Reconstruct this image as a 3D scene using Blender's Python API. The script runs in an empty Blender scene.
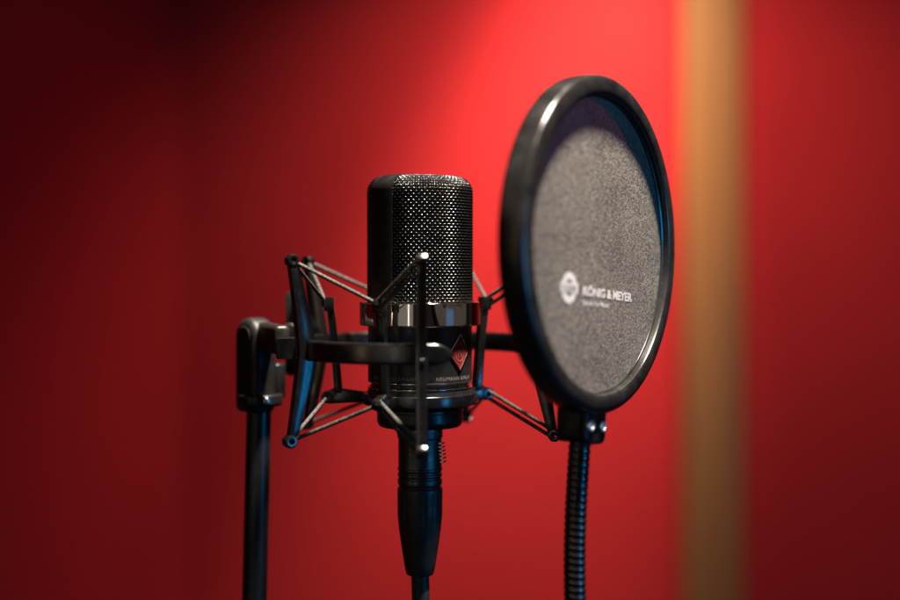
import bpy, bmesh, math, random
import numpy as np
from mathutils import Vector, Matrix

random.seed(4)
S = 0.001                      # all measures below are millimetres
Z0 = 1300.0                    # the camera stands 1.3 m above the floor
scene = bpy.context.scene
C = scene.collection
pi, sin, cos, rad = math.pi, math.sin, math.cos, math.radians
MX, MY = -14.4, 600.0          # axis of the microphone


# ------------------------------------------------------------------ helpers
def empty(name, loc, label, cat, group=None):
    o = bpy.data.objects.new(name, None)
    C.objects.link(o)
    o.empty_display_size = 0.02
    o.location = (loc[0] * S, loc[1] * S, (loc[2] + Z0) * S)
    o['label'] = label
    o['category'] = cat
    if group:
        o['group'] = group
    o['mm'] = [float(v) for v in loc]
    return o


def origin_of(parent):
    while parent is not None:
        if 'mm' in parent.keys():
            return Vector(parent['mm'])
        parent = parent.parent
    return Vector((0, 0, -Z0))


class MB:
    """collects shapes (world millimetres) that make ONE mesh object"""
    def __init__(self):
        self.v, self.f = [], []

    def add(self, verts, faces):
        n = len(self.v)
        self.v.extend([tuple(p) for p in verts])
        self.f.extend([tuple(i + n for i in q) for q in faces])

    def bm(self, bm):
        bm.verts.ensure_lookup_table()
        for i, vv in enumerate(bm.verts):
            vv.index = i
        self.add([vv.co[:] for vv in bm.verts], [[vv.index for vv in ff.verts] for ff in bm.faces])
        bm.free()

    def tube(self, pts, r, n=12, closed=False, cap=True):
        pts = [Vector(p) for p in pts]
        m = len(pts)
        rf = r if callable(r) else (lambda i, a: r)
        tang = []
        for i in range(m):
            if closed:
                t = pts[(i + 1) % m] - pts[i - 1]
            else:
                t = pts[min(i + 1, m - 1)] - pts[max(i - 1, 0)]
            tang.append(t.normalized())
        up = Vector((0, 0, 1)) if abs(tang[0].z) < 0.9 else Vector((1, 0, 0))
        nrm = (up - tang[0] * up.dot(tang[0])).normalized()
        verts, faces = [], []
        for i in range(m):
            nrm = (nrm - tang[i] * nrm.dot(tang[i])).normalized()
            b = tang[i].cross(nrm)
            for k in range(n):
                a = 2 * pi * k / n
                verts.append(pts[i] + (nrm * cos(a) + b * sin(a)) * rf(i, a))
        for i in range(m if closed else m - 1):
            j = (i + 1) % m
            for k in range(n):
                l = (k + 1) % n
                faces.append((i * n + k, i * n + l, j * n + l, j * n + k))
        if cap and not closed:
            faces.append(tuple(range(n))[::-1])
            faces.append(tuple((m - 1) * n + k for k in range(n)))
        self.add(verts, faces)

    def lathe(self, prof, base, axis=(0, 0, 1), n=96, closed=False):
        """prof: (radius, along-axis) pairs"""
        ax = Vector(axis).normalized()
        e1 = (Vector((1, 0, 0)) if abs(ax.x) < 0.9 else Vector((0, 1, 0)))
        e1 = (e1 - ax * e1.dot(ax)).normalized()
        e2 = ax.cross(e1)
        base = Vector(base)
        verts, faces = [], []
        m = len(prof)
        for (r, h) in prof:
            for k in range(n):
                a = 2 * pi * k / n
                verts.append(base + ax * h + (e1 * cos(a) + e2 * sin(a)) * r)
        for i in range(m if closed else m - 1):
            j = (i + 1) % m
            for k in range(n):
                l = (k + 1) % n
                faces.append((i * n + k, i * n + l, j * n + l, j * n + k))
        if not closed:
            if prof[0][0] > 1e-4:
                faces.append(tuple(range(n))[::-1])
            if prof[-1][0] > 1e-4:
                faces.append(tuple((m - 1) * n + k for k in range(n)))
        self.add(verts, faces)

    def prism(self, poly, o, e1, e2, d, t):
        """outline poly (a, b) in the plane o + a e1 + b e2, thickness t centred along d"""
        o, e1, e2, d = Vector(o), Vector(e1), Vector(e2), Vector(d).normalized()
        n = len(poly)
        verts = [o + e1 * a + e2 * b - d * t / 2 for a, b in poly] + [o + e1 * a + e2 * b + d * t / 2 for a, b in poly]
        faces = [tuple(range(n))[::-1], tuple(range(n, 2 * n))]
        for k in range(n):
            l = (k + 1) % n
            faces.append((k, l, n + l, n + k))
        self.add(verts, faces)

    def eye(self, o, e1, e2, d, ro, ri, t, n=20, a0=0.0):
        """flat ring with a hole"""
        o, e1, e2, d = Vector(o), Vector(e1), Vector(e2), Vector(d).normalized()
        verts, faces = [], []
        for (r, h) in ((ro, -t / 2), (ro, t / 2), (ri, t / 2), (ri, -t / 2)):
            for k in range(n):
                a = 2 * pi * k / n + a0
                verts.append(o + (e1 * cos(a) + e2 * sin(a)) * r + d * h)
        for i in range(4):
            j = (i + 1) % 4
            for k in range(n):
                l = (k + 1) % n
                faces.append((i * n + k, i * n + l, j * n + l, j * n + k))
        self.add(verts, faces)

    def box(self, o, e1, e2, e3, sx, sy, sz):
        self.prism([(-sx / 2, -sy / 2), (sx / 2, -sy / 2), (sx / 2, sy / 2), (-sx / 2, sy / 2)], o, e1, e2, e3, sz)

    def build(self, name, mat, parent=None, bevel=0.0, seg=2, smooth=True, angle=35):
        me = bpy.data.meshes.new(name)
        off = origin_of(parent)
        a = np.array(self.v, dtype=float)
        a = (a - np.array(off)) * S
        me.from_pydata(a.tolist(), [], self.f)
        b = bmesh.new()
        b.from_mesh(me)
        bmesh.ops.recalc_face_normals(b, faces=b.faces)
        if bevel:
            bmesh.ops.remove_doubles(b, verts=b.verts, dist=1e-7)
            es = [e for e in b.edges if len(e.link_faces) == 2 and e.calc_face_angle(0) > rad(30)]
            bmesh.ops.bevel(b, geom=es, offset=bevel * S, segments=seg, profile=0.5, affect='EDGES', clamp_overlap=True)
        b.to_mesh(me)
        b.free()
        me.materials.append(mat)
        if smooth:
            me.shade_smooth()
            me.set_sharp_from_angle(angle=rad(angle))
        o = bpy.data.objects.new(name, me)
        C.objects.link(o)
        if parent is not None:
            o.parent = parent
        return o


def rounded(prof, r=0.6, n=3):
    """round the corners of a (radius, height) profile"""
    out = [prof[0]]
    for i in range(1, len(prof) - 1):
        a, b, c = Vector(prof[i - 1]), Vector(prof[i]), Vector(prof[i + 1])
        d1, d2 = a - b, c - b
        k = min(r, d1.length * 0.45, d2.length * 0.45)
        if k < 1e-3:
            out.append(tuple(b))
            continue
        p, q = b + d1.normalized() * k, b + d2.normalized() * k
        for s in range(n + 1):
            t = s / n
            w = p * (1 - t) ** 2 + b * 2 * t * (1 - t) + q * t * t
            out.append(tuple(w))
    out.append(prof[-1])
    return out


def polar(az, r, z, cx=MX, cy=MY):
    """az: degrees from the direction of the camera, positive to the right"""
    a = rad(az)
    return Vector((cx + r * sin(a), cy - r * cos(a), z))


def text_mesh(s, size, bold=0.0, extrude=0.0, spacing=1.0, align='LEFT'):
    cu = bpy.data.curves.new('lettering', 'FONT')
    cu.body = s
    cu.size = size
    cu.offset = bold
    cu.extrude = extrude
    cu.space_character = spacing
    cu.align_x = align
    cu.resolution_u = 4
    o = bpy.data.objects.new('lettering', cu)
    C.objects.link(o)
    bpy.context.view_layer.update()
    me = o.evaluated_get(bpy.context.evaluated_depsgraph_get()).to_mesh()
    v = [w.co.copy() for w in me.vertices]
    f = [tuple(p.vertices) for p in me.polygons]
    o.to_mesh_clear()
    bpy.data.objects.remove(o)
    bpy.data.curves.remove(cu)
    return v, f


# ------------------------------------------------------------------ materials
def new_mat(name):
    m = bpy.data.materials.new(name)
    m.use_nodes = True
    nt = m.node_tree
    return m, nt, nt.nodes['Principled BSDF']


def node(nt, kind, **kw):
    n = nt.nodes.new(kind)
    for k, v in kw.items():
        if k in n.inputs:
            n.inputs[k].default_value = v
        else:
            setattr(n, k, v)
    return n


def surface(name, col, rough=0.4, metallic=0.0, ior=1.5, var=0.25, scale=400.0, bump=0.05, bscale=2500.0, rvar=0.12, coat=0.0, dust=0.0):
    m, nt, p = new_mat(name)
    co = node(nt, 'ShaderNodeTexCoord')
    n1 = node(nt, 'ShaderNodeTexNoise', Scale=scale, Detail=6.0)
    nt.links.new(co.outputs['Object'], n1.inputs['Vector'])
    mr = node(nt, 'ShaderNodeMapRange')
    mr.inputs['From Min'].default_value = 0.3
    mr.inputs['From Max'].default_value = 0.7
    mr.inputs['To Min'].default_value = 1 - var
    mr.inputs['To Max'].default_value = 1 + var
    nt.links.new(n1.outputs['Fac'], mr.inputs['Value'])
    mx = node(nt, 'ShaderNodeVectorMath', operation='SCALE')
    mx.inputs[0].default_value = col
    nt.links.new(mr.outputs['Result'], mx.inputs['Scale'])
    last = mx.outputs['Vector']
    if dust:
        vo = node(nt, 'ShaderNodeTexNoise', Scale=1400.0, Detail=2.0)
        nt.links.new(co.outputs['Object'], vo.inputs['Vector'])
        dm = node(nt, 'ShaderNodeMapRange')
        dm.inputs['From Min'].default_value = 0.68
        dm.inputs['From Max'].default_value = 0.76
        dm.inputs['To Max'].default_value = dust
        nt.links.new(vo.outputs['Fac'], dm.inputs['Value'])
        mi = node(nt, 'ShaderNodeMix', data_type='RGBA')
        nt.links.new(dm.outputs['Result'], mi.inputs['Factor'])
        nt.links.new(last, mi.inputs[6])
        mi.inputs[7].default_value = (0.32, 0.3, 0.28, 1)
        last = mi.outputs[2]
    nt.links.new(last, p.inputs['Base Color'])
    n2 = node(nt, 'ShaderNodeTexNoise', Scale=scale * 0.6, Detail=5.0)
    nt.links.new(co.outputs['Object'], n2.inputs['Vector'])
    rr = node(nt, 'ShaderNodeMapRange')
    rr.inputs['From Min'].default_value = 0.3
    rr.inputs['From Max'].default_value = 0.7
    rr.inputs['To Min'].default_value = max(0.02, rough - rvar)
    rr.inputs['To Max'].default_value = rough + rvar
    nt.links.new(n2.outputs['Fac'], rr.inputs['Value'])
    nt.links.new(rr.outputs['Result'], p.inputs['Roughness'])
    p.inputs['Metallic'].default_value = metallic
    p.inputs['IOR'].default_value = ior
    p.inputs['Coat Weight'].default_value = coat
    if bump:
        n3 = node(nt, 'ShaderNodeTexNoise', Scale=bscale, Detail=3.0)
        nt.links.new(co.outputs['Object'], n3.inputs['Vector'])
        bp = node(nt, 'ShaderNodeBump', Strength=bump, Distance=0.0002)
        nt.links.new(n3.outputs['Fac'], bp.inputs['Height'])
        nt.links.new(bp.outputs['Normal'], p.inputs['Normal'])
    return m


M_body = surface('black_satin_lacquer', (0.012, 0.012, 0.013), 0.34, ior=1.5, bump=0.04, dust=0.12)
M_wire = surface('black_grille_wire', (0.006, 0.006, 0.0055), 0.22, ior=1.65, bump=0.0, rvar=0.06)
M_liner = surface('dark_inner_mesh', (0.003, 0.003, 0.003), 0.8, ior=1.2, bump=0.3, bscale=1800)
M_frame = surface('black_grille_frame', (0.006, 0.006, 0.006), 0.36, ior=1.45, bump=0.05, dust=0.06)
M_chrome = surface('polished_chrome', (0.72, 0.7, 0.68), 0.07, metallic=1.0, var=0.04, bump=0.0, rvar=0.03)
M_steel = surface('bright_edge_steel', (0.7, 0.68, 0.65), 0.2, metallic=1.0, var=0.05, bump=0.0, rvar=0.05)
M_mount = surface('black_anodised_metal', (0.003, 0.003, 0.0032), 0.24, ior=1.8, bump=0.08, rvar=0.05, dust=0.06)
M_plastic = surface('black_moulded_plastic', (0.010, 0.0095, 0.0095), 0.42, ior=1.35, bump=0.25, bscale=1800, dust=0.1)
M_standmat = surface('black_cast_metal', (0.008, 0.0076, 0.0072), 0.46, ior=1.4, bump=0.3, bscale=1200)
M_pole = surface('black_painted_tube', (0.008, 0.008, 0.009), 0.3, ior=1.35, rvar=0.03, bump=0.06)
M_rim = surface('black_rubbery_rim', (0.011, 0.0105, 0.0105), 0.29, ior=1.55, scale=120, var=0.5, bump=0.12, bscale=900, rvar=0.12, dust=0.25)
M_rubber = surface('black_cable_rubber', (0.014, 0.014, 0.015), 0.5, ior=1.5, bump=0.15)
M_plug = surface('black_plug_shell', (0.010, 0.011, 0.013), 0.34, ior=1.7, bump=0.08)
M_neck = surface('black_wound_steel', (0.008, 0.008, 0.009), 0.22, ior=1.75, bump=0.05)
M_print = surface('white_printing_ink', (0.48, 0.465, 0.44), 0.6, bump=0.2, bscale=3000, var=0.08)
M_etch = surface('grey_engraved_ink', (0.15, 0.145, 0.14), 0.5, bump=0.0)
M_screw = surface('worn_zinc', (0.75, 0.73, 0.7), 0.42, metallic=1.0, var=0.1, bump=0.1, rvar=0.08)
M_badge = surface('red_enamel', (0.16, 0.013, 0.015), 0.35, ior=1.4, bump=0.0, coat=0.0)
M_badge_line = surface('pale_red_relief', (0.26, 0.07, 0.065), 0.4, bump=0.0)


def cord_material():
    m, nt, p = new_mat('woven_elastic_cord')
    co = node(nt, 'ShaderNodeTexCoord')
    n1 = node(nt, 'ShaderNodeTexNoise', Scale=1100.0, Detail=3.0)
    nt.links.new(co.outputs['Object'], n1.inputs['Vector'])
    cr = node(nt, 'ShaderNodeValToRGB')
    cr.color_ramp.elements[0].position = 0.36
    cr.color_ramp.elements[0].color = (0.005, 0.005, 0.005, 1)
    cr.color_ramp.elements[1].position = 0.62
    cr.color_ramp.elements[1].color = (0.075, 0.068, 0.06, 1)
    nt.links.new(n1.outputs['Fac'], cr.inputs['Fac'])
    nt.links.new(cr.outputs['Color'], p.inputs['Base Color'])
    p.inputs['Roughness'].default_value = 0.7
    p.inputs['Specular IOR Level'].default_value = 0.3
    bp = node(nt, 'ShaderNodeBump', Strength=0.6, Distance=0.0003)
    nt.links.new(n1.outputs['Fac'], bp.inputs['Height'])
    nt.links.new(bp.outputs['Normal'], p.inputs['Normal'])
    return m


def fabric_material():
    m, nt, p = new_mat('grey_nylon_gauze')
    co = node(nt, 'ShaderNodeTexCoord')
    fine = node(nt, 'ShaderNodeTexVoronoi', Scale=3000.0, Randomness=1.0)
    sep = node(nt, 'ShaderNodeSeparateColor')
    mid = node(nt, 'ShaderNodeTexNoise', Scale=900.0, Detail=4.0, Roughness=0.65)
    big = node(nt, 'ShaderNodeTexNoise', Scale=34.0, Detail=3.0)
    for q in (fine, mid, big):
        nt.links.new(co.outputs['Object'], q.inputs['Vector'])
    nt.links.new(fine.outputs['Color'], sep.inputs[0])

    def madd(src, k, prev=None):
        q = node(nt, 'ShaderNodeMath', operation='MULTIPLY_ADD')
        q.inputs[1].default_value = k
        q.inputs[2].default_value = 0.0
        nt.links.new(src, q.inputs[0])
        if prev is not None:
            nt.links.new(prev, q.inputs[2])
        return q.outputs[0]
    t = madd(sep.outputs[0], 0.56)
    t = madd(mid.outputs['Fac'], 0.26, t)
    t = madd(big.outputs['Fac'], 0.18, t)
    cr = node(nt, 'ShaderNodeValToRGB')
    e = cr.color_ramp.elements
    e[0].position, e[0].color = 0.26, (0.018, 0.017, 0.0145, 1)
    e[1].position, e[1].color = 0.76, (0.37, 0.34, 0.29, 1)
    k = e.new(0.52)
    k.color = (0.072, 0.0675, 0.060, 1)
    nt.links.new(t, cr.inputs['Fac'])
    nt.links.new(cr.outputs['Color'], p.inputs['Base Color'])
    p.inputs['Roughness'].default_value = 0.5
    bp = node(nt, 'ShaderNodeBump', Strength=0.6, Distance=0.0003)
    nt.links.new(t, bp.inputs['Height'])
    nt.links.new(bp.outputs['Normal'], p.inputs['Normal'])
    # an open weave: a little of what is behind shows through
    tr = node(nt, 'ShaderNodeBsdfTransparent')
    mx = node(nt, 'ShaderNodeMixShader')
    mx.inputs[0].default_value = 0.012
    p.inputs['Specular IOR Level'].default_value = 0.25
    tl = node(nt, 'ShaderNodeBsdfTranslucent')
    tl.inputs['Color'].default_value = (0.34, 0.3, 0.26, 1)
    m2 = node(nt, 'ShaderNodeMixShader')
    m2.inputs[0].default_value = 0.11
    nt.links.new(p.outputs['BSDF'], m2.inputs[1])
    nt.links.new(tl.outputs['BSDF'], m2.inputs[2])
    nt.links.new(m2.outputs['Shader'], mx.inputs[1])
    nt.links.new(tr.outputs['BSDF'], mx.inputs[2])
    nt.links.new(mx.outputs['Shader'], nt.nodes['Material Output'].inputs['Surface'])
    return m


def wall_material():
    m, nt, p = new_mat('red_fabric_wall')
    co = node(nt, 'ShaderNodeTexCoord')
    n1 = node(nt, 'ShaderNodeTexNoise', Scale=3.0, Detail=6.0)
    n2 = node(nt, 'ShaderNodeTexNoise', Scale=260.0, Detail=4.0)
    for q in (n1, n2):
        nt.links.new(co.outputs['Object'], q.inputs['Vector'])
    cr = node(nt, 'ShaderNodeValToRGB')
    cr.color_ramp.elements[0].position = 0.3
    cr.color_ramp.elements[0].color = (0.55, 0.021, 0.022, 1)
    cr.color_ramp.elements[1].position = 0.7
    cr.color_ramp.elements[1].color = (0.61, 0.025, 0.025, 1)
    nt.links.new(n1.outputs['Fac'], cr.inputs['Fac'])
    nt.links.new(cr.outputs['Color'], p.inputs['Base Color'])
    p.inputs['Roughness'].default_value = 0.9
    p.inputs['Specular IOR Level'].default_value = 0.1
    bp = node(nt, 'ShaderNodeBump', Strength=0.4, Distance=0.001)
    nt.links.new(n2.outputs['Fac'], bp.inputs['Height'])
    nt.links.new(bp.outputs['Normal'], p.inputs['Normal'])
    return m


def wood_material():
    m, nt, p = new_mat('varnished_pine')
    co = node(nt, 'ShaderNodeTexCoord')
    mp = node(nt, 'ShaderNodeMapping')
    mp.inputs['Scale'].default_value = (30, 30, 1.2)
    nt.links.new(co.outputs['Object'], mp.inputs['Vector'])
    n1 = node(nt, 'ShaderNodeTexNoise', Scale=1.4, Detail=7.0, Distortion=0.8)
    nt.links.new(mp.outputs['Vector'], n1.inputs['Vector'])
    cr = node(nt, 'ShaderNodeValToRGB')
    cr.color_ramp.elements[0].position = 0.3
    cr.color_ramp.elements[0].color = (0.25, 0.08, 0.014, 1)
    cr.color_ramp.elements[1].position = 0.7
    cr.color_ramp.elements[1].color = (0.40, 0.135, 0.025, 1)
    nt.links.new(n1.outputs['Fac'], cr.inputs['Fac'])
    nt.links.new(cr.outputs['Color'], p.inputs['Base Color'])
    p.inputs['Roughness'].default_value = 0.5
    return m


M_cord = cord_material()
M_fabric = fabric_material()
M_wall = wall_material()
M_wood = wood_material()

# ------------------------------------------------------------------ the setting
WY = 2200.0
SX = -470.0                                    # the corner of the room


def structure(mb, name, mat, bevel=0.0):
    o = mb.build(name, mat, None, bevel=bevel, smooth=False)
    o['kind'] = 'structure'
    return o


w = MB()
w.prism([(SX, -Z0), (3000, -Z0), (3000, 1500), (SX, 1500)], (0, WY + 50, 0), (1, 0, 0), (0, 0, 1), (0, 1, 0), 100)
structure(w, 'back_wall', M_wall)
w = MB()
ca, sa = cos(rad(56)), sin(rad(56))            # the side wall leaves the corner towards the viewer
w.prism([(0, -Z0), (2200, -Z0), (2200, 1500), (0, 1500)], (SX - 50 * sa, WY + 50 * ca, 0), (-ca, -sa, 0), (0, 0, 1), (-sa, ca, 0), 100)
structure(w, 'side_wall', M_wall)

post = empty('wooden_post', (457, WY, -Z0), 'upright varnished wooden batten on the red wall, blurred behind the pop filter', 'batten')
w = MB()
w.prism([(-51, 0), (51, 0), (51, 2700), (-51, 2700)], (457, WY - 14, -Z0), (1, 0, 0), (0, 0, 1), (0, 1, 0), 28)
w.build('board', M_wood, post, bevel=3, smooth=False)

# ------------------------------------------------------------------ microphone
FRONT = 45.0                                   # azimuth the microphone faces
mic = empty('condenser_microphone', (MX, MY, -64), 'black studio condenser microphone with woven grille, chrome belt and red diamond badge', 'microphone')
R_G, Z_B, Z_T, R_C = 25.0, -15.0, 45.1, 7.0


def grille_profile(s):
    """arc length from the foot of the grille -> radius, height, outward normal"""
    L1 = (Z_T - R_C) - Z_B
    L2 = R_C * pi / 2
    if s < L1:
        return R_G, Z_B + s, 1.0, 0.0
    if s < L1 + L2:
        a = (s - L1) / R_C
        return R_G - R_C + R_C * cos(a), Z_T - R_C + R_C * sin(a), cos(a), sin(a)
    return R_G - R_C - (s - L1 - L2), Z_T, 0.0, 1.0


L_SIDE = (Z_T - R_C) - Z_B
L_ALL = L_SIDE + R_C * pi / 2 + 11.5
NC = 124
PV = 1.38
NR = int(L_ALL / PV)
AW, RW = 0.25, 0.29


def woven_grille():
    verts, faces = [], []
    seg, n = 4, 6
    off = np.array((MX, MY, -64.0))
    count = 0
    allv, allf = [], []
    ks = np.arange(n) * 2 * pi / n
    # ring wires
    for i in range(NR + 1):
        r, z, nr, nz = grille_profile(i * PV)
        m = NC * seg
        x = np.arange(m) / seg
        d = AW * np.cos(pi * (x + i))
        th = x / NC * 2 * pi
        er = np.stack([np.cos(th), np.sin(th), 0 * th], 1)
        ez = np.array([0, 0, 1.0])
        nrm = er * nr + ez * nz
        bit = er * (-nz) + ez * nr
        cen = er * r + ez * z + nrm * (d[:, None] + 0.08)
        v = cen[:, None, :] + RW * (np.cos(ks)[None, :, None] * nrm[:, None, :] + np.sin(ks)[None, :, None] * bit[:, None, :])
        allv.append(v.reshape(-1, 3))
        a = np.arange(m)[:, None] * n
        b = ((np.arange(m) + 1) % m)[:, None] * n
        k = np.arange(n)[None, :]
        l = ((np.arange(n) + 1) % n)[None, :]
        allf.append((np.stack([a + k, a + l, b + l, b + k], 2) + count).reshape(-1, 4))
        count += m * n
    # upright wires
    m = NR * seg + 1
    y = np.arange(m) / seg
    P = np.array([grille_profile(q * PV) for q in y])
    for j in range(NC):
        th = j / NC * 2 * pi
        er = np.array([cos(th), sin(th), 0])
        ez = np.array([0, 0, 1.0])
        et = np.array([-sin(th), cos(th), 0])
        d = -AW * np.cos(pi * (y + j)) - 0.12
        nrm = er[None] * P[:, 2:3] + ez[None] * P[:, 3:4]
        cen = er[None] * P[:, 0:1] + ez[None] * P[:, 1:2] + nrm * d[:, None]
        v = cen[:, None, :] + RW * (np.cos(ks)[None, :, None] * nrm[:, None, :] + np.sin(ks)[None, :, None] * et[None, None, :])
        allv.append(v.reshape(-1, 3))
        a = np.arange(m - 1)[:, None] * n
        k = np.arange(n)[None, :]
        l = ((np.arange(n) + 1) % n)[None, :]
        allf.append((np.stack([a + k, a + n + k, a + n + l, a + l], 2) + count).reshape(-1, 4))
        count += m * n
    V = np.concatenate(allv) + np.array([0, 0, 64.0])
    F = np.concatenate(allf)
    me = bpy.data.meshes.new('grille')
    me.vertices.add(len(V))
    me.vertices.foreach_set('co', (V * S).ravel())
    me.loops.add(F.size)
    me.loops.foreach_set('vertex_index', F.ravel().astype(np.int32))
    me.polygons.add(len(F))
    me.polygons.foreach_set('loop_start', (np.arange(len(F)) * 4).astype(np.int32))
    me.update(calc_edges=True)
    me.materials.append(M_wire)
    me.shade_smooth()
    o = bpy.data.objects.new('grille', me)
    C.objects.link(o)
    o.parent = mic
    return o


woven_grille()
b = MB()
pr = []
for i in range(60):
    r, z, nr, nz = grille_profile(L_SIDE * 0 + i / 59 * (L_ALL + 6))
    pr.append((max(r - nr * 1.3, 0.5), z - nz * 1.3))
b.lathe(pr, (MX, MY, 0), n=72)
b.build('grille_liner', M_liner, mic)

# frame band over the grille: the strip that parts front and back mesh
b = MB()
ss = np.linspace(-7.2, 7.2, 17)
path = [grille_profile(q) for q in list(np.linspace(0, L_SIDE, 6)) + list(L_SIDE + np.linspace(0.08, 1, 12) * R_C * pi / 2) + list(L_SIDE + R_C * pi / 2 + np.linspace(1, 16, 8))]
ea = Vector((sin(rad(FRONT - 90)), -cos(rad(FRONT - 90)), 0))
ef = Vector((sin(rad(FRONT)), -cos(rad(FRONT)), 0))
grid = {}
cols = []
for lift in (0.75, -0.9):
    for s_ in ss:
        col = []
        for sg in (1, -1):
            rows = []
            for (r, z, nr, nz) in path:
                rr = max(r + nr * lift, abs(s_) + 0.01)
                u = math.sqrt(rr * rr - s_ * s_)
                rows.append(Vector((MX, MY, 0)) + ea * (u * sg) + ef * s_ + Vector((0, 0, z + nz * lift)))
            col.append(rows)
        cols.append(col[0] + col[1][::-1])
m, k = len(ss), len(cols[0])
V, F = [], []
for c_ in cols:
    V += c_
for i in range(m - 1):
    for j in range(k - 1):
        F.append((i * k + j, (i + 1) * k + j, (i + 1) * k + j + 1, i * k + j + 1))
        o2 = m * k
        F.append((o2 + i * k + j, o2 + i * k + j + 1, o2 + (i + 1) * k + j + 1, o2 + (i + 1) * k + j))
for i in (0, m - 1):
    for j in range(k - 1):
        F.append((i * k + j, i * k + j + 1, m * k + i * k + j + 1, m * k + i * k + j))
b.add(V, F)
b.build('grille_frame', M_frame, mic, angle=50)

b = MB()
b.lathe(rounded([(24.2, -25.4), (28.9, -25.4), (28.9, -14.2), (26.6, -14.2), (25.6, -14.9)], 0.75, 5), (MX, MY, 0), n=160)
b.build('chrome_belt', M_chrome, mic)
b = MB()
b.lathe(rounded([(24.9, -25.2), (24.9, -51.6), (24.3, -52.1), (23.4, -52.3), (23.4, -54.4), (24.6, -54.6), (24.9, -55.0), (24.9, -63.2), (23.9, -64.2), (10, -64.2)], 0.5), (MX, MY, 0), n=128)
b.build('body', M_body, mic)
for z in (-51.95, -54.75):
    b = MB()
    b.lathe([(24.1, z - 0.22), (25.06, z - 0.22), (25.12, z), (25.06, z + 0.22), (24.1, z + 0.22)], (MX, MY, 0), n=128, closed=True)
    b.build('bright_edge', M_steel, mic)


def wrap(verts, az0, r0, z0, flip=1):
    """bend flat lettering round the body: x runs to the right round the axis"""
    return [polar(az0 + math.degrees(v.x / r0), r0 + v.z, z0 + v.y) for v in verts]


def lettering(s, size, az, r0, z0, mat, parent, align, spacing=1.0, bold=0.0):
    v, f = text_mesh(s, size, bold=bold, extrude=0.03, spacing=spacing, align=align)
    q = MB()
    q.add(wrap(v, az, r0 + 0.04, z0), f)
    return q.build('lettering', mat, parent, smooth=False)


lettering('MADE IN GERMANY', 2.4, -2.0, 24.9, -50.4, M_etch, mic, 'RIGHT', 1.18)
lettering('NEUMANN BERLIN', 2.4, 18.5, 24.9, -50.4, M_etch, mic, 'LEFT', 1.16)

badge = None
AZB = 49.0


def badge_pts(poly, h):
    return [polar(AZB + math.degrees(a / 24.9), 24.9 + h, -37.6 + b_) for a, b_ in poly]


def diamond(wd, ht, n=10):
    P = [(0, ht), (wd, 0), (0, -ht), (-wd, 0)]
    out = []
    for i in range(4):
        a, c = P[i], P[(i + 1) % 4]
        for k in range(n):
            t = k / n
            out.append((a[0] + (c[0] - a[0]) * t, a[1] + (c[1] - a[1]) * t))
    return out


def plate(outer, inner, h0, h1):
    """curved ring (outer/inner outlines of equal length) of height h0..h1"""
    q = MB()
    n = len(outer)
    V = badge_pts(outer, h0) + badge_pts(outer, h1) + badge_pts(inner, h1) + badge_pts(inner, h0)
    F = []
    for i in range(4):
        j = (i + 1) % 4
        for k in range(n):
            l = (k + 1) % n
            F.append((i * n + k, i * n + l, j * n + l, j * n + k))
    q.add(V, F)
    return q


def filled(outer, h0, h1):
    q = MB()
    n = len(outer)
    rings = [1.0, 0.66, 0.33, 0.02]
    V, F = [], []
    V += badge_pts(outer, h0)
    for s_ in rings:
        V += badge_pts([(a * s_, c * s_) for a, c in outer], h1)
    for i in range(len(rings)):
        for k in range(n):
            l = (k + 1) % n
            F.append((i * n + k, i * n + l, (i + 1) * n + l, (i + 1) * n + k))
    F.append(tuple(range(len(rings) * n, len(rings) * n + n)))
    q.add(V, F)
    return q


d1, d2 = diamond(6.9, 8.9), diamond(6.2, 8.05)
badge = filled(d2, -0.2, 0.35).build('badge', M_badge, mic, smooth=False)
plate(d1, d2, -0.2, 0.6).build('badge_border', M_steel, badge, smooth=False)
ell = [(3.1 * cos(t * 2 * pi / 40), 4.3 * sin(t * 2 * pi / 40)) for t in range(40)]
ell2 = [(a * 0.86, c * 0.9) for a, c in ell]
q = plate(ell, ell2, 0.3, 0.45)
for bar in ([(-1.5, -2.4), (-1.0, -2.4), (-1.0, 2.4), (-1.5, 2.4)], [(1.0, -2.4), (1.5, -2.4), (1.5, 2.4), (1.0, 2.4)], [(-1.0, 2.4), (-1.0, 1.4), (1.0, -2.4), (1.0, -1.4)]):
    q.add(badge_pts(bar, 0.44), [(0, 1, 2, 3)])
q.build('emblem', M_badge_line, badge, smooth=False)
tip = filled([(a * 0.19, -6.5 + c * 0.19) for a, c in d1], 0.3, 0.5) if False else None

# ------------------------------------------------------------------ microphone cable with its plug
cab = empty('microphone_cable', (MX, MY, -74), 'black cable with round plug hanging straight down from the bottom of the microphone', 'cable')
b = MB()
b.lathe(rounded([(3, -73.5), (10.9, -73.5), (10.9, -79.2), (10.4, -79.6), (10.4, -93.6), (10.65, -93.8), (10.65, -95.0), (10.2, -95.2), (10.2, -96.2), (10.65, -96.4), (10.65, -97.6), (10.2, -97.8), (10.2, -98.8), (10.65, -99.0), (10.65, -101.4), (10.1, -102.2), (10.1, -103.2), (3, -103.2)], 0.25), (MX, MY, 0), n=96)
plug = b.build('plug', M_plug, cab)
q = MB()
for i in range(6):
    a = polar(72, 10.9 + 0.15 * i, -81.6 - i * 1.75)
    d = polar(72, 1, 0) - polar(72, 0, 0)
    t = Vector((-d.y, d.x, 0))
    q.box(a, d, t, (0, 0, 1), 2.0, 4.2, 1.0)
q.box(polar(72, 9.6, -86.5), d, t, (0, 0, 1), 1.2, 4.0, 11)
q.build('latch', M_steel, plug, bevel=0.15, smooth=False)
v, f = text_mesh('1300', 2.9, extrude=0.02, spacing=1.05)
q = MB()
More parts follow.
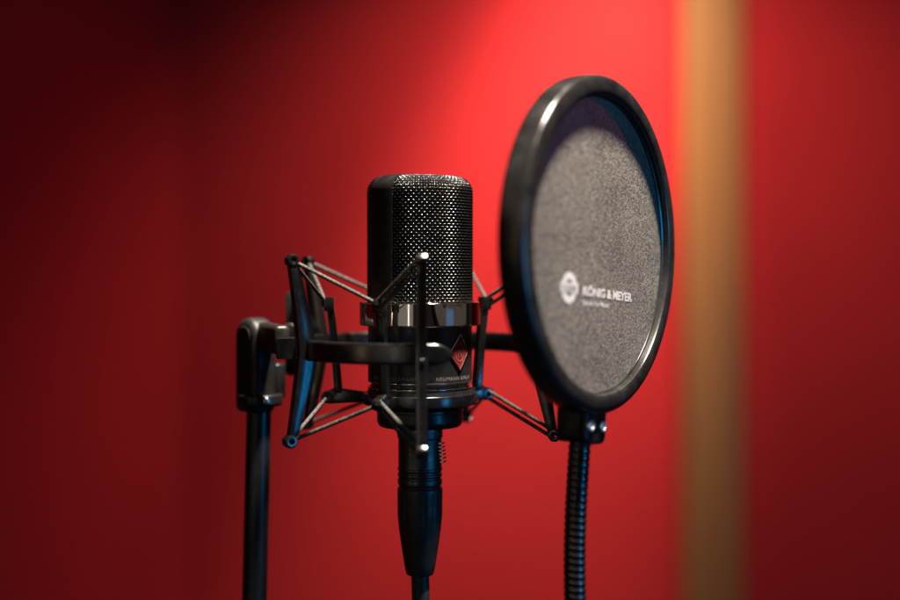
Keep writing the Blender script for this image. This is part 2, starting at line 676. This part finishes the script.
q.add([polar(20 + math.degrees(w_.x / 10.9), 10.94 + w_.z, -77.7 + w_.y) for w_ in v], f)
q.build('lettering', M_etch, plug, smooth=False)
b = MB()
prof = [(3, -103.0), (10.6, -103.0), (10.85, -104.5), (10.8, -116.0), (10.3, -122), (9.0, -131), (7.6, -140), (6.7, -144.4), (6.2, -145.2), (3, -145.2)]
prof = rounded(prof, 1.0)
ax = 96
b.lathe(prof, (MX, MY, 0), n=ax)
# moulded flutes on the upper half of the sleeve
nv = []
for (x, y, z) in b.v:
    dx, dy = x - MX, y - MY
    r = math.hypot(dx, dy)
    if -124 < z < -106 and r > 8:
        k = sin((z + 124) / 18 * pi)
        r2 = r - 0.45 * k * max(0, cos(math.atan2(dy, dx) * 14)) ** 2
        dx, dy = dx * r2 / r, dy * r2 / r
    nv.append((MX + dx, MY + dy, z))
b.v = nv
b.build('sleeve', M_rubber, cab)
b = MB()
pts = [(MX + 0.9 * sin(i * 0.22) + 0.00006 * i * i, MY + 0.5 * i * 0.06, -144 - i * 6.0) for i in range(60)]
b.tube(pts, 4.3, n=20)
b.build('cord', M_rubber, cab)

# ------------------------------------------------------------------ shock mount
RZ = -35.8
sm = empty('shock_mount', (MX, MY, -74), 'black spider shock mount, ring with slanted arms and elastic cords around the microphone', 'shock mount')
b = MB()
hh = 4.8
sec = rounded([(55.4, 0), (55.4, hh), (59.8, hh), (59.8, -hh), (55.4, -hh), (55.4, 0)], 1.5, 4)[:-1]
AZ = [16.0 - 0.05 - 291.5 * i / 200 for i in range(201)]       # the ring is open on the right, before the badge
V, F = [], []
ns = len(sec)
for i, az in enumerate(AZ):
    e = min(i, 200 - i)
    k = [0.12, 0.42, 0.62, 0.78, 0.9, 0.97][e] if e < 6 else 1.0
    for (r, h) in sec:
        V.append(polar(az, 57.6 + (r - 57.6) * k, RZ + h * k))
for i in range(200):
    for j in range(ns):
        l = (j + 1) % ns
        F.append((i * ns + j, i * ns + l, (i + 1) * ns + l, (i + 1) * ns + j))
F += [tuple(range(ns)), tuple(200 * ns + j for j in range(ns))[::-1]]
b.add(V, F)
# lug that carries the swivel
d = (polar(-80, 1, 0) - polar(-80, 0, 0))
t = Vector((-d.y, d.x, 0))
b.box(polar(-80, 62.8, RZ), d, t, (0, 0, 1), 11, 15, 9.5)
b.build('ring', M_mount, sm, bevel=0.0)

ARMS = {'A': (2, 62.0), 'B': (-60, 62.0), 'C': (-120, 62.0), 'E': (160, 62.0), 'D': (80, 59.5)}
POSTS = {'P1': (-27, 37.5), 'P2': (-91, 43.0), 'P3': (-160, 37.5), 'P4': (119, 35.5)}
eye_top, eye_bot = {}, {}


def curve_at(ctrl, n=14):
    """quadratic through smooth blend of three control points"""
    out = []
    for i in range(n + 1):
        t = i / n
        z = ctrl[0][1] * (1 - t) + ctrl[2][1] * t
        k = (2 * t - 1)
        e = abs(k) ** 1.25
        end = ctrl[0][0] if t < 0.5 else ctrl[2][0]
        out.append((ctrl[1][0] + (end - ctrl[1][0]) * e, z))
    return out


for key, (az, r0) in ARMS.items():
    d = polar(az, 1, 0) - polar(az, 0, 0)
    t = Vector((-d.y, d.x, 0))
    up = Vector((0, 0, 1))
    base = Vector((MX, MY, 0))
    outer = curve_at([(r0 + 6.2, 5.0), (r0 + 1.4, RZ), (r0 + 6.6, -77.0)])
    inner = curve_at([(r0 + 1.8, 5.0), (r0 - 7.0, RZ), (r0 + 2.4, -77.0)])
    b = MB()
    n = len(outer)
    V, F = [], []
    for i in range(n):
        zt = abs(outer[i][1] - RZ) / 41
        hw = 2.55 - 0.5 * zt
        for (rr, zz) in (outer[i], inner[i]):
            for s_ in (-1, 1):
                V.append(base + d * rr + t * (hw * s_) + up * zz)
    for i in range(n - 1):
        a, c = i * 4, (i + 1) * 4
        F += [(a, a + 1, c + 1, c), (a + 2, c + 2, c + 3, a + 3), (a, c, c + 2, a + 2), (a + 1, a + 3, c + 3, c + 1)]
    F += [(0, 2, 3, 1), ((n - 1) * 4, (n - 1) * 4 + 1, (n - 1) * 4 + 3, (n - 1) * 4 + 2)]
    b.add(V, F)
    e1 = base + d * (r0 + 4.2) + up * 5.2
    e2 = base + d * (r0 + 5.2) + up * -76.8
    eye_top[key], eye_bot[key] = e1, e2
    b.eye(e1, d, up, t, 3.1, 1.15, 4.7, n=8, a0=rad(40 - 22.5))
    b.eye(e2, d, up, t, 3.2, 1.15, 4.9, n=8, a0=rad(40 - 22.5))
    arm = b.build('arm', M_mount, sm, bevel=0.45, seg=2)
    q = MB()
    q.lathe(rounded([(0.05, 0.5), (1.3, 0.5), (1.5, 0.1), (1.5, -0.6)], 0.2), base + d * (r0 + 1.75) + up * (RZ - 3.0), d, n=20)
    q.build('screw', M_mount, arm)

peye_top, peye_bot = {}, {}
b0 = MB()
b0.lathe(rounded([(11, -64.4), (20.6, -64.4), (20.6, -71.6), (19.4, -73.8), (11, -73.8)], 0.8), (MX, MY, 0), n=96)
# thin knurl lines on the threaded nut
b0.lathe(rounded([(20.5, -66.8), (21.0, -66.8), (21.0, -65.0), (20.5, -65.0)], 0.2), (MX, MY, 0), n=96, closed=True)
b0.build('threaded_collar', M_body, sm)
b0 = MB()
b0.lathe(rounded([(25.3, -62.8), (27.6, -62.8), (27.6, -57.6), (25.3, -57.6)], 0.3), (MX, MY, 0), n=96, closed=True)
b0.build('basket_ring', M_mount, sm)
for key, (az, r0) in POSTS.items():
    d = polar(az, 1, 0) - polar(az, 0, 0)
    t = Vector((-d.y, d.x, 0))
    up = Vector((0, 0, 1))
    base = Vector((MX, MY, 0))
    lo = r0 - 0.5
    b = MB()
    # upright strip, leaning in at the foot
    zt, zb = -16.0, -58.0
    n = 10
    V, F = [], []
    for i in range(n + 1):
        s_ = i / n
        z = zt + (zb - zt) * s_
        r = r0 + 0.3 - 4.3 * s_ ** 0.8
        w2 = 1.9 + 0.4 * s_
        for (rr, sg) in ((r + 1.9, -1), (r + 1.9, 1), (r - 1.9, 1), (r - 1.9, -1)):
            V.append(base + d * rr + t * (w2 * sg) + up * z)
    for i in range(n):
        for k in range(4):
            l = (k + 1) % 4
            F.append((i * 4 + k, i * 4 + l, i * 4 + 4 + l, i * 4 + 4 + k))
    F += [(3, 2, 1, 0), (n * 4, n * 4 + 1, n * 4 + 2, n * 4 + 3)]
    b.add(V, F)
    # head block with two cord notches
    b.box(base + d * (r0 + 0.5) + up * -15.4, d, t, up, 4.6, 5.4, 6.6)
    b.eye(base + d * (r0 + 2.4) + up * -14.6, d, up, t, 2.4, 1.0, 4.2, n=12)
    # foot: radial web from the basket ring to the lower eye
    b.prism([(26.5, -62.2), (r0 + 1.0, -63.2), (r0 + 1.0, -57.0), (r0 - 2, -55.5), (26.5, -57.4)], base, d, up, t, 4.4)
    b.eye(base + d * (r0 + 1.6) + up * -60.0, d, up, t, 3.0, 1.1, 4.6, n=12)
    b.build('post', M_mount, sm, bevel=0.4, seg=2)
    peye_top[key] = base + d * (r0 + 2.4) + up * -14.6
    peye_bot[key] = base + d * (r0 + 1.6) + up * -60.0


def cord(a, c, parent, shift=0.0, r=0.95):
    a, c = Vector(a), Vector(c)
    dirv = (c - a).normalized()
    side = dirv.cross(Vector((0, 0, 1)))
    vert = side.cross(dirv).normalized()
    a2, c2 = a + vert * shift, c + vert * shift
    q = MB()
    pts = [a2 + (c2 - a2) * (i / 16) for i in range(17)]
    q.tube(pts, r, n=12)
    return q.build('elastic_cord', M_cord, parent)


for (pa, pb, sh) in (('A', 'P1', 1.5), ('A', 'P1', -2.2), ('B', 'P1', 0), ('B', 'P2', 0), ('C', 'P2', 0), ('C', 'P3', 0), ('E', 'P3', 0), ('E', 'P4', 0), ('D', 'P4', 2.0), ('D', 'P4', -1.8)):
    cord(eye_top[pa], peye_top[pb], sm, sh)
for (pa, pb, sh) in (('A', 'P1', 1.7), ('A', 'P1', -2.0), ('B', 'P1', 0), ('B', 'P2', 0), ('C', 'P2', 0), ('C', 'P3', 0), ('E', 'P3', 0), ('E', 'P4', 0), ('D', 'P4', 1.6), ('D', 'P4', -1.6)):
    cord(eye_bot[pa], peye_bot[pb], sm, sh)

# ------------------------------------------------------------------ microphone stand
HX, HY = -96.0, 626.0
st = empty('microphone_stand', (HX, HY, -Z0), 'black tube stand with rounded swivel head holding the shock mount from the left', 'stand')
b = MB()
pts = [(HX + 0.5 - 0.024 * i * 20, HY, -66 - i * 20) for i in range(50)]
b.tube(pts, 6.2, n=32)
b.build('pole', M_pole, st)
b = MB()
b.lathe(rounded([(2, -61.0), (10.9, -61.0), (11.3, -61.6), (11.3, -65.6), (10.4, -66.8), (2, -66.8)], 0.5), (HX + 1, HY, 0), n=64)
col = b.build('collar', M_pole, st)
q = MB()
q.lathe(rounded([(0.05, 1.2), (1.5, 1.2), (1.8, 0.6), (1.8, -1)], 0.3), polar(24, 11.2, -63.6, HX + 1, HY), polar(24, 1, 0) - polar(24, 0, 0), n=20)
q.build('screw', M_steel, col)
ax_ = Vector((-0.72, -0.69, 0)).normalized()          # axis of the clamping disc
pe = Vector((-ax_.y, ax_.x, 0)) * -1
up = Vector((0, 0, 1))
b = MB()
W2 = 9.6
stad = [(-W2, -38)] + [(-W2 * cos(k * pi / 20), W2 * sin(k * pi / 20)) for k in range(21)] + [(W2, -38)]
hc = Vector((HX - 2.2, HY, -32.4))
b.prism(stad, hc - ax_ * 1, pe, up, ax_, 14.0)
head = b.build('swivel_head', M_standmat, st, bevel=4.0, seg=6)
q = MB()
q.lathe(rounded([(0.05, 0.5), (5.0, 0.5), (5.8, -0.1), (5.8, -1.5)], 0.4), hc + ax_ * 6.1, ax_, n=48)
q.build('disc', M_standmat, head)
b = MB()
b.box(hc - ax_ * 11.5 + up * -22.5 - pe * 1.0, pe, ax_, up, 13.0, 7.0, 18.0)
b.build('joint_cheek', M_pole, st, bevel=1.8, seg=3)
tl = polar(-80, 66.0, RZ)
a_ = hc - ax_ * 5.5 + up * -1 + pe * 2
b = MB()
dirv = Vector((tl.x - a_.x, tl.y - a_.y, 0))
L = dirv.length + 4
dirv.normalize()
tt = Vector((-dirv.y, dirv.x, 0))
mid = (tl + a_) / 2
b.box(Vector((mid.x, mid.y, -32.0)), dirv, tt, up, L, 8, 14)
b.build('tongue', M_plastic, st, bevel=2.5, seg=4)
b = MB()
kc = Vector((-81.0, 641.0, -31))
b.prism([(3.2 * cos(k * pi / 12) + 0, 18 + 3.2 * sin(k * pi / 12)) for k in range(13)] + [(-2.6, 0)] + [(3.2 * cos(pi + k * pi / 12), -19 + 3.2 * sin(pi + k * pi / 12)) for k in range(13)] + [(2.6, 0)], kc, (1, 0, 0), up, (0, 1, 0), 5)
b.lathe(rounded([(0.05, -9), (5.0, -9), (5.0, 4), (0.05, 4)], 0.8), kc, (0, 1, 0), n=32)
b.build('wing_knob', M_standmat, st, bevel=1.2, seg=3)

# ------------------------------------------------------------------ pop filter
TH = rad(56.5)
N = Vector((sin(TH), -cos(TH), 0))
U = Vector((cos(TH), sin(TH), 0))
UP = Vector((0, 0, 1))
PC = Vector((70.0, 549.0, 12.0))
PR = 74.6
pf = empty('pop_filter', (PC.x, PC.y, -120), 'round pop filter of grey gauze in a black rim on a ribbed gooseneck', 'pop filter')
b = MB()
prof = [(PR - 8.9, -4.4), (PR - 8.9, -1.3), (PR - 8.1, -0.4), (PR - 6.0, -0.1), (PR - 3.2, -0.3), (PR - 1.3, -0.9), (PR - 0.3, -2.2), (PR, -5.0), (PR, -9.0), (PR - 0.5, -12.0), (PR - 2.0, -13.2), (PR - 6.0, -13.4), (PR - 8.2, -12.8), (PR - 8.9, -11.6), (PR - 8.9, -8.0)]
cl = []
n = len(prof)
for i in range(n):
    a, c, e, g = (Vector(prof[(i + k) % n]) for k in (-1, 0, 1, 2))
    for s_ in range(4):
        t_ = s_ / 4
        q = 0.5 * ((2 * c) + (e - a) * t_ + (2 * a - 5 * c + 4 * e - g) * t_ ** 2 + (-a + 3 * c - 3 * e + g) * t_ ** 3)
        cl.append(tuple(q))
b.lathe(cl, PC, N, n=200, closed=True)
b.build('rim', M_rim, pf, angle=80)
FD = -4.6                                            # depth of the gauze behind the rim's front
b = MB()
V, F = [], []
nr, na = 40, 120
for i in range(nr + 1):
    r = (PR - 8.7) * i / nr
    for k in range(na):
        a = 2 * pi * k / na
        sagv = 0.5 * (1 - (i / nr) ** 2) + 0.18 * sin(3 * a + 0.7) * (i / nr) * (1 - i / nr) * 4
        V.append(PC + N * (FD + sagv) + (U * cos(a) + UP * sin(a)) * r)
for i in range(nr):
    for k in range(na):
        l = (k + 1) % na
        F.append((i * na + k, i * na + l, (i + 1) * na + l, (i + 1) * na + k))
b.add(V, F)
b.build('gauze', M_fabric, pf)
b = MB()
b.lathe(rounded([(PR - 8.8, -4.6), (PR - 9.8, -4.6), (PR - 9.8, -3.9), (PR - 8.8, -3.4)], 0.2), PC, N, n=160, closed=True)
b.build('gauze_hem', M_rim, pf)


def gauze_surface(u, v, h):
    r = math.hypot(u, v) / (PR - 8.7)
    a = math.atan2(v, u)
    sagv = 0.5 * (1 - r * r) + 0.18 * sin(3 * a + 0.7) * r * (1 - r) * 4
    return PC + N * (FD + sagv + h) + U * u + UP * v


TILT = rad(-4.5)


def on_gauze(verts, u0, v0, h=0.12):
    out = []
    for w_ in verts:
        a = w_.x * cos(TILT) - w_.y * sin(TILT)
        c = w_.x * sin(TILT) + w_.y * cos(TILT)
        out.append(gauze_surface(u0 + a, v0 + c, h + w_.z))
    return out


v, f = text_mesh('KÖNIG & MEYER', 5.6, bold=0.2, extrude=0.02, spacing=0.98)
wd = max(w_.x for w_ in v) - min(w_.x for w_ in v)
k = 49.5 / wd
v = [Vector((w_.x * k, w_.y * 0.95, w_.z)) for w_ in v]
b = MB()
b.add(on_gauze(v, -17.6, -21.8), f)
b.build('lettering', M_print, pf, smooth=False)
v, f = text_mesh('Stands For Music', 3.2, bold=0.03, extrude=0.02)
wd = max(w_.x for w_ in v) - min(w_.x for w_ in v)
v = [Vector((w_.x * 25.5 / wd, w_.y, w_.z)) for w_ in v]
b = MB()
b.add(on_gauze(v, -17.8, -26.0), f)
b.build('lettering', M_print, pf, smooth=False)
# round emblem: ring with a band across it
b = MB()
ring_o = [(6.7 * cos(k * 2 * pi / 64), 6.7 * sin(k * 2 * pi / 64)) for k in range(64)]
ring_i = [(3.6 * cos(k * 2 * pi / 64), 3.6 * sin(k * 2 * pi / 64)) for k in range(64)]
cu0, cv0 = -29.3, -18.6
V = on_gauze([Vector((a, c, 0)) for a, c in ring_o], cu0, cv0) + on_gauze([Vector((a, c, 0)) for a, c in ring_i], cu0, cv0)
b.add(V, [(k, (k + 1) % 64, 64 + (k + 1) % 64, 64 + k) for k in range(64)])
xs = [-7.6 + 15.2 * i / 12 for i in range(13)]
V = on_gauze([Vector((x, -2.2, 0.06)) for x in xs] + [Vector((x, 2.2, 0.06)) for x in xs], cu0, cv0)
b.add(V, [(i, i + 1, 14 + i, 13 + i) for i in range(12)])
emb = b.build('emblem', M_print, pf, smooth=False)
v, f = text_mesh('K&M', 4.6, bold=0.06, extrude=0.01, align='CENTER')
wd = max(w_.x for w_ in v) - min(w_.x for w_ in v)
v = [Vector((w_.x * 11.0 / wd, w_.y - 1.6, w_.z + 0.12)) for w_ in v]
b = MB()
M_gap = surface('grey_gauze_showing', (0.16, 0.148, 0.138), 0.8, bump=0.0)
b.add(on_gauze(v, cu0, cv0), f)
b.build('lettering', M_gap, emb, smooth=False)

# clamp under the rim
b = MB()
UT = U * cos(TILT) + UP * sin(TILT)
UPT = UP * cos(TILT) - U * sin(TILT)
cb = PC - UPT * PR


def prism_uv(poly, n0, n1):
    b.prism(poly, cb + N * (n0 + n1) / 2, UT, UPT, N, abs(n1 - n0))


rnd = [(-9.5, 5.5), (-9.5, -8)] + [(-5.5 + 4 * cos(pi + k * pi / 16), -9.0 + 4 * sin(pi + k * pi / 16)) for k in range(9)] + [(5.5 + 4 * cos(1.5 * pi + k * pi / 16), -9.0 + 4 * sin(1.5 * pi + k * pi / 16)) for k in range(9)] + [(9.5, -8), (9.5, 5.5)]
prism_uv(rnd, -3.0, -6.2)
clamp = b.build('clamp', M_plastic, pf, bevel=1.1, seg=3)
b = MB()
rnd2 = [(-8.0, 3.5), (-8.0, -10.0), (-6.0, -12.4), (6.0, -12.4), (8.0, -10.0), (8.0, 3.5)]
prism_uv(rnd2, -6.6, -19.0)
b.build('socket', M_plastic, clamp, bevel=1.2, seg=3)
for (uu, vv) in ((-6.4, -4.6), (5.0, -5.2)):
    q = MB()
    o = cb + UT * uu + UPT * vv
    o = o - N * 2.5
    q.lathe(rounded([(1.2, 0.0), (1.35, 0.7), (2.3, 0.7), (2.8, 0.3), (2.8, -1)], 0.25), o, N, n=32)
    q.box(o + N * 0.3, (U + UP * 0.5).normalized(), (UP - U * 0.5).normalized(), N, 2.6, 0.6, 0.5)
    q.build('screw', M_screw, clamp)

# ribbed gooseneck
b = MB()
g0 = cb - N * 11.4 - UP * 12.0
pitch, per = 3.05, 8
L = 330.0
m = int(L / pitch * per)
pts = []
for i in range(m + 1):
    s_ = i / m * L
    x = -3.0 * sin(min(s_ / 80, 2.0) * pi * 0.62) + (0.00016 * s_ * s_)
    pts.append(g0 + Vector((x, 0.35 * x, -s_)))


def neck_r(i, a):
    ph = (i / per + a / (2 * pi)) % 1.0
    return 4.45 + 0.5 * abs(sin(pi * ph)) ** 0.8


b.tube(pts, neck_r, n=28)
b.build('gooseneck', M_neck, pf, angle=180)

# ------------------------------------------------------------------ light
world = bpy.data.worlds.new('World')
scene.world = world
world.use_nodes = True
bg = world.node_tree.nodes['Background']
bg.inputs['Color'].default_value = (1.0, 0.72, 0.62, 1)
bg.inputs['Strength'].default_value = 0.014


def lamp(name, kind, loc, target, energy, col, **kw):
    l = bpy.data.lights.new(name, kind)
    l.energy = energy
    l.color = col
    for k_, v_ in kw.items():
        setattr(l, k_, v_)
    o = bpy.data.objects.new(name, l)
    C.objects.link(o)
    p = Vector((loc[0], loc[1], loc[2] + Z0)) * S
    t_ = Vector((target[0], target[1], target[2] + Z0)) * S
    o.location = p
    o.rotation_euler = (t_ - p).to_track_quat('-Z', 'Y').to_euler()
    return o


# ceiling spot above the pop filter
ld = Vector((0.2, -0.12, 0.97)).normalized()
kp = Vector((30, 560, 0)) + ld * 1300
lamp('ceiling_spot', 'SPOT', kp, (20, 560, 0), 600, (1.0, 0.87, 0.74), spot_size=rad(34), spot_blend=0.5, shadow_soft_size=0.075)
# wall-washing spot near the back wall
lamp('wall_spot', 'SPOT', (222, WY - 597, 728), (378, WY, -310), 30, (1.0, 0.9, 0.8), spot_size=rad(127), spot_blend=1.0, shadow_soft_size=0.06)
lamp('wall_spot', 'SPOT', (491, WY - 440, 1339), (172, WY, -15), 265, (1.0, 1.0, 0.86), spot_size=rad(31), spot_blend=1.0, shadow_soft_size=0.06)
# blue lamp in the room, right of the camera
bp_ = Vector((1290, -180, -130))
lamp('blue_lamp', 'AREA', bp_, (0, 600, -20), 6.6, (0.02, 0.42, 1.0), shape='RECTANGLE', size=0.42, size_y=0.3)
# added, unseen warm panels behind the camera, left, for reflections in the chrome
lamp('chrome_fill', 'AREA', (-1000, -1450, 120), (0, 600, 0), 0.9, (1.0, 0.88, 0.74), shape='RECTANGLE', size=1.15, size_y=1.3)
lamp('chrome_streak_fill', 'AREA', (-700, -1300, 120), (0, 600, 0), 0.5, (1.0, 0.86, 0.7), shape='RECTANGLE', size=0.06, size_y=1.1)
lamp('chrome_streak_fill', 'AREA', (-1650, -700, 150), (0, 600, 0), 0.9, (1.0, 0.7, 0.42), shape='RECTANGLE', size=0.09, size_y=1.1)

# ------------------------------------------------------------------ camera
cam = bpy.data.cameras.new('camera')
cam.sensor_width = 36.0
cam.lens = 50.0
cam.shift_y = -28.0 / 900.0
cam.clip_start = 0.02
cam.clip_end = 50.0
cam.dof.use_dof = True
cam.dof.focus_distance = 0.584
cam.dof.aperture_fstop = 2.3
co = bpy.data.objects.new('camera', cam)
C.objects.link(co)
co.location = (0, 0, Z0 * S)
co.rotation_euler = (rad(90), 0, 0)
scene.camera = co

scene.render.engine = 'CYCLES'
scene.cycles.use_denoising = True
scene.cycles.max_bounces = 8
scene.cycles.sample_clamp_indirect = 4.0
scene.view_settings.view_transform = 'Standard'
scene.view_settings.look = 'None'
scene.view_settings.exposure = 0.0
scene.view_settings.gamma = 1.0
for o in scene.objects:
    if 'mm' in o.keys():
        del o['mm']
